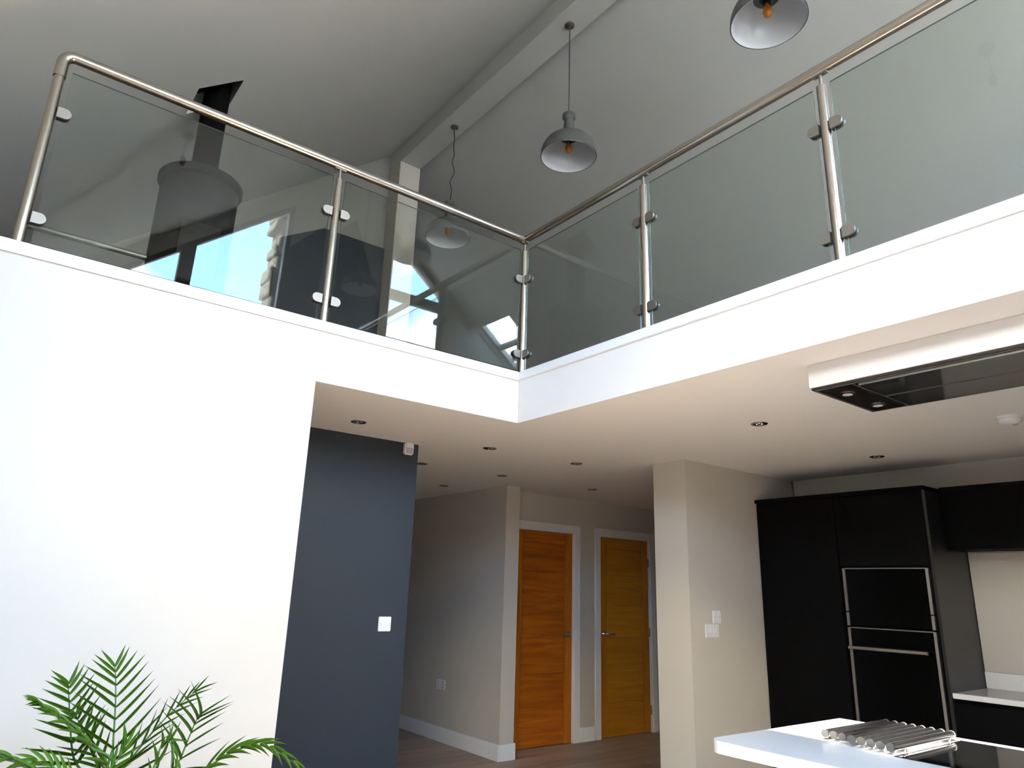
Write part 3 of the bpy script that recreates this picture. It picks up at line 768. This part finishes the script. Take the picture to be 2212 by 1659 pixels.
# worktop with one rounded corner and a cut-out for the hob
HX0, HX1, HY1, HY0 = .055, .575, -1.965, -2.75
rc = .055
bm = bmesh.new()
far = [(HX0, HY1), (HX0, IY1)] + [(IX0 + rc + rc * math.cos(math.radians(a)), IY1 - rc + rc * math.sin(math.radians(a))) for a in range(90, 181, 15)] + [(IX0, HY1)]
add_prism(bm, far, 2, IZ - .040, IZ)
add_prism(bm, [(IX0, IY0), (HX0, IY0), (HX0, HY1), (IX0, HY1)], 2, IZ - .040, IZ)
add_prism(bm, [(HX0, HY1), (IX1, HY1), (IX1, IY1), (HX0, IY1)], 2, IZ - .040, IZ)
add_prism(bm, [(HX1, HY0), (IX1, HY0), (IX1, HY1), (HX1, HY1)], 2, IZ - .040, IZ)
add_prism(bm, [(HX0, IY0), (IX1, IY0), (IX1, HY0), (HX0, HY0)], 2, IZ - .040, IZ)
bmesh.ops.remove_doubles(bm, verts=bm.verts, dist=1e-5)
dup = {}
for f in list(bm.faces):
    k = frozenset(v for v in f.verts)
    dup.setdefault(k, []).append(f)
bmesh.ops.delete(bm, geom=[f for fs in dup.values() if len(fs) > 1 for f in fs], context='FACES_ONLY')
tag(obj('island_worktop', bm, 'quartz_white'), 'white island worktop with a rounded corner, sunlit beside the hob', 'worktop')
t = thing('hob', 'black glass hob set into the island worktop', 'hob', ((HX0 + HX1) / 2, (HY0 + HY1) / 2, IZ - .03))
box('glass', (HX0 + .003, HY0 + .003, IZ - .006), (HX1 - .003, HY1 - .003, IZ + .002), 'appliance_glass', t, bevel=.0015)
box('tray', (HX0 + .02, HY0 + .02, IZ - .036), (HX1 - .02, HY1 - .02, IZ - .006), 'rubber_black', t)
# rack of steel tubes by the hob
t = thing('tube_rack', 'rack of shiny steel tubes lying on the island beside the hob', 'rack', (.34, -1.83, IZ))
for k in range(8):
    yy = -1.705 - k * .0355
    tb = tube('tube', [(.115 - k * .006, yy, IZ + .022), (.565 - k * .004, yy, IZ + .022)], .0125, 'tube_steel', t, seg=16)
    for xx in (.113 - k * .006, .567 - k * .004):
        tube('end_cap', [(xx - .004, yy, IZ + .022), (xx + .004, yy, IZ + .022)], .0132, 'steel_satin', tb, seg=14)
for xx in (.155, .50):
    tube('cross_bar', [(xx, -1.695, IZ + .0065), (xx, -1.965, IZ + .0065)], .005, 'steel_satin', t, seg=10)

# extractor set in a ceiling bulkhead above the island
EX0, EX1, EY1, EY0, EZ = .215, .742, -1.708, -3.35, 2.246
struct(box('trim_bulkhead', (EX0, EY0, EZ), (EX1 + .004, EY1, HS), 'ceiling_white', bevel=.002), 'white boxed bulkhead hanging from the ceiling over the island', 'bulkhead')
t = thing('extractor', 'dark steel ceiling extractor above the island', 'extractor', ((EX0 + EX1) / 2, (EY0 + EY1) / 2, EZ - .012))
ex0, ex1, ey1, ey0 = EX0 + .006, EX1 - .002, EY1 - .006, EY0 + .03
box('housing', (ex0, ey0, EZ - .010), (ex1, ey1, EZ - .0005), 'extractor_steel', t, bevel=.001)
lp = box('light_panel', (ex0 + .025, ey1 - .150, EZ - .014), (ex1 - .025, ey1 - .022, EZ - .010), 'extractor_steel', t, bevel=.001)
for xx in (ex0 + .13, ex1 - .13):
    lathe('spotlight', [(0, -.019), (.022, -.019), (.030, -.017), (.030, -.014), (0, -.014)], (xx, ey1 - .085, EZ), 'steel_brushed', lp, seg=28)
    lathe('spotlight_glass', [(0, -.0205), (.02, -.0200), (.02, -.019), (0, -.019)], (xx, ey1 - .085, EZ), 'lamp_enamel', lp, seg=24)
mid = (ex0 + ex1) / 2
for (a, b) in ((ex0 + .028, mid - .012), (mid + .002, ex1 - .045)):
    pn = box('intake_panel', (a, ey0 + .03, EZ - .020), (b, ey1 - .185, EZ - .011), 'extractor_glass', t, bevel=.001)
    obj('edge_strip', B(((a - .004, ey0 + .03, EZ - .021), (a - .0005, ey1 - .185, EZ - .010)), ((b + .0005, ey0 + .03, EZ - .021), (b + .004, ey1 - .185, EZ - .010))), 'steel_satin', pn)
obj('rim_strip', B(((ex0 + .012, ey0, EZ - .0125), (ex0 + .016, ey1 - .01, EZ - .0095)), ((ex1 - .016, ey0, EZ - .0125), (ex1 - .012, ey1 - .01, EZ - .0095)), ((ex0 + .012, ey1 - .014, EZ - .0125), (ex1 - .012, ey1 - .010, EZ - .0095)), ((ex0 + .02, ey1 - .168, EZ - .0125), (ex1 - .02, ey1 - .163, EZ - .0095))), 'steel_satin', t)

# ================================================================== PALM
PB = Vector((-1.985, -.655, 0))
palm = thing('potted_palm', 'green feathery palm in a pot in front of the bright cream wall', 'plant', PB)
lathe('pot', [(0, 0), (.125, 0), (.14, .02), (.175, .36), (.185, .40), (.17, .40), (.16, .36), (0, .36)], PB, 'pot_ceramic', palm, seg=40)
lathe('soil', [(0, .375), (.162, .365), (.162, .35), (0, .35)], PB, 'soil', palm, seg=32)
# one leaflet mesh, shared by all: unit length along y, folded along the midrib, drooping at the tip
def leaflet_mesh(droop):
    bm = bmesh.new(); rows = []
    n = 6
    for k in range(n + 1):
        s = k / n
        wd = max(.03, math.sin(math.pi * min(1, .12 + .88 * s) ** .75)) * .5
        z = -droop * s * s
        rows.append([bm.verts.new((-wd, s, z + wd * .25)), bm.verts.new((0, s, z)), bm.verts.new((wd, s, z + wd * .25))])
    for a, b in zip(rows, rows[1:]):
        for k in range(2): bm.faces.new((a[k], a[k + 1], b[k + 1], b[k]))
    me = bpy.data.meshes.new('leaflet'); bm.to_mesh(me); bm.free(); me.materials.append(MATS['palm_leaf'])
    for p in me.polygons: p.use_smooth = True
    return me
LM = [leaflet_mesh(d) for d in (.03, .18, .42)]
FR = {
 'a': [(-2.003, -0.64, 0.782), (-1.982, -0.632, 0.851), (-1.989, -0.624, 0.938), (-1.998, -0.616, 1.028), (-2.007, -0.608, 1.093), (-2.015, -0.6, 1.132)],
 'b': [(-2.015, -0.54, 0.762), (-2.071, -0.545, 0.869), (-2.098, -0.55, 0.961), (-2.116, -0.555, 1.04), (-2.127, -0.56, 1.083)],
 'c': [(-1.976, -0.7, 0.827), (-2.064, -0.725, 0.935), (-2.142, -0.75, 1.007), (-2.201, -0.775, 1.05), (-2.228, -0.8, 1.07)],
 'd': [(-1.862, -0.66, 0.781), (-1.81, -0.675, 0.847), (-1.791, -0.69, 0.919), (-1.781, -0.705, 0.97), (-1.775, -0.72, 0.994)],
 'e': [(-1.963, -0.58, 0.789), (-1.909, -0.56, 0.868), (-1.85, -0.54, 0.94), (-1.791, -0.52, 0.995), (-1.747, -0.5, 1.026)],
 'f': [(-1.793, -0.75, 0.791), (-1.738, -0.8, 0.869), (-1.678, -0.85, 0.914), (-1.619, -0.9, 0.923), (-1.554, -0.95, 0.884)],
 'g': [(-2.069, -0.72, 0.808), (-2.148, -0.752, 0.859), (-2.223, -0.785, 0.912), (-2.282, -0.817, 0.949), (-2.344, -0.85, 0.966)],
 'h': [(-1.92, -0.8, 0.818), (-1.904, -0.812, 0.889), (-1.897, -0.825, 0.941), (-1.881, -0.837, 0.949), (-1.862, -0.85, 0.904)],
 'i': [(-1.971, -0.6, 0.782), (-2.018, -0.567, 0.868), (-2.061, -0.533, 0.943), (-2.08, -0.5, 0.985)],
 'j': [(-2.035, -0.72, 0.809), (-2.022, -0.715, 0.836), (-1.997, -0.71, 0.868), (-1.975, -0.705, 0.901), (-1.969, -0.7, 0.924)],
 'k': [(-2.088, -0.76, 0.825), (-2.117, -0.753, 0.866), (-2.154, -0.747, 0.898), (-2.188, -0.74, 0.911)],
}
# leaflets: pairs, length, width, angle from the stem (deg), facing normal, droop mesh, start along the stem
LF = {
 'a': (12, .205, .0092, 48, (0, -1, .1), 0, .10, .36),
 'b': (10, .150, .0105, 52, (.3, -1, .1), 0, .22, .45),
 'c': (9, .085, .011, 20, (0.6, -.5, .7), 1, .15, .5),
 'd': (7, .135, .006, 44, (.1, -1, .5), 2, .20, .75),
 'e': (7, .120, .0065, 18, (0, -1, .6), 1, .20, .8),
 'f': (9, .105, .0065, 26, (.2, -.5, 1), 1, .20, .6),
 'g': (7, .10, .011, 24, (0, -.5, 1), 2, .25, .6),
 'h': (6, .080, .0075, 22, (.6, -.8, .3), 1, .10, .7),
 'i': (7, .110, .009, 40, (-.1, -1, .3), 1, .25, .6),
 'j': (6, .095, .009, 26, (.1, -1, .3), 1, .15, .7),
 'k': (6, .090, .010, 24, (.1, -.8, .6), 1, .15, .7),
}
def catmull(P, n=8):
    P = [Vector(p) for p in P]; out = []
    for i in range(len(P) - 1):
        p0, p1, p2, p3 = P[max(i - 1, 0)], P[i], P[i + 1], P[min(i + 2, len(P) - 1)]
        for k in range(n):
            t = k / n
            out.append(.5 * ((2 * p1) + (p2 - p0) * t + (2 * p0 - 5 * p1 + 4 * p2 - p3) * t * t + (3 * p1 - p0 - 3 * p2 + p3) * t ** 3))
    out.append(P[-1]); return out
for key, P in FR.items():
    np_, L, wd, ang, nrm, dm, st, tipf = LF[key]
    base = PB + Vector((random.uniform(-.05, .05), random.uniform(-.05, .05), .37))
    curve = [base] + [Vector(p) for p in P]
    C = catmull(curve)
    n = len(C)
    fo = obj('frond', add_tube(bmesh.new(), C, .003, 7, radii=[.0045 * (1 - .75 * k / (n - 1)) for k in range(n)]), 'palm_stem', palm, smooth=True)
    vis = catmull(P)
    m = len(vis) - 1
    nr = Vector(nrm).normalized()
    fw = fo.location + palm.location
    for i in range(np_):
        s = st + (1 - st) * i / (np_ - 1)
        q = vis[min(m, int(s * m))]
        T = (vis[min(m, int(s * m) + 1)] - vis[max(0, int(s * m) - 1)]).normalized()
        for sd_ in (-1, 1):
            Sx = T.cross(nr).normalized() * sd_
            a = math.radians(ang * (1.0 - .35 * max(0, s - .75) / .25) + random.uniform(-3, 3))
            Dv = (T * math.cos(a) + Sx * math.sin(a) + nr * random.uniform(-.12, .12)).normalized()
            u_ = (s - st) / (1 - st)
            ln = L * (1 - (1 - tipf) * u_ ** 1.15) * random.uniform(.93, 1.05)
            W_ = Dv.cross(nr).normalized()
            Nn = W_.cross(Dv).normalized()
            o = bpy.data.objects.new('leaflet', LM[dm]); COL.objects.link(o)
            o.parent = fo
            mt = Matrix((W_ * wd, Dv * ln, Nn * ln)).transposed().to_4x4()
            mt.translation = q - fw
            o.matrix_local = mt
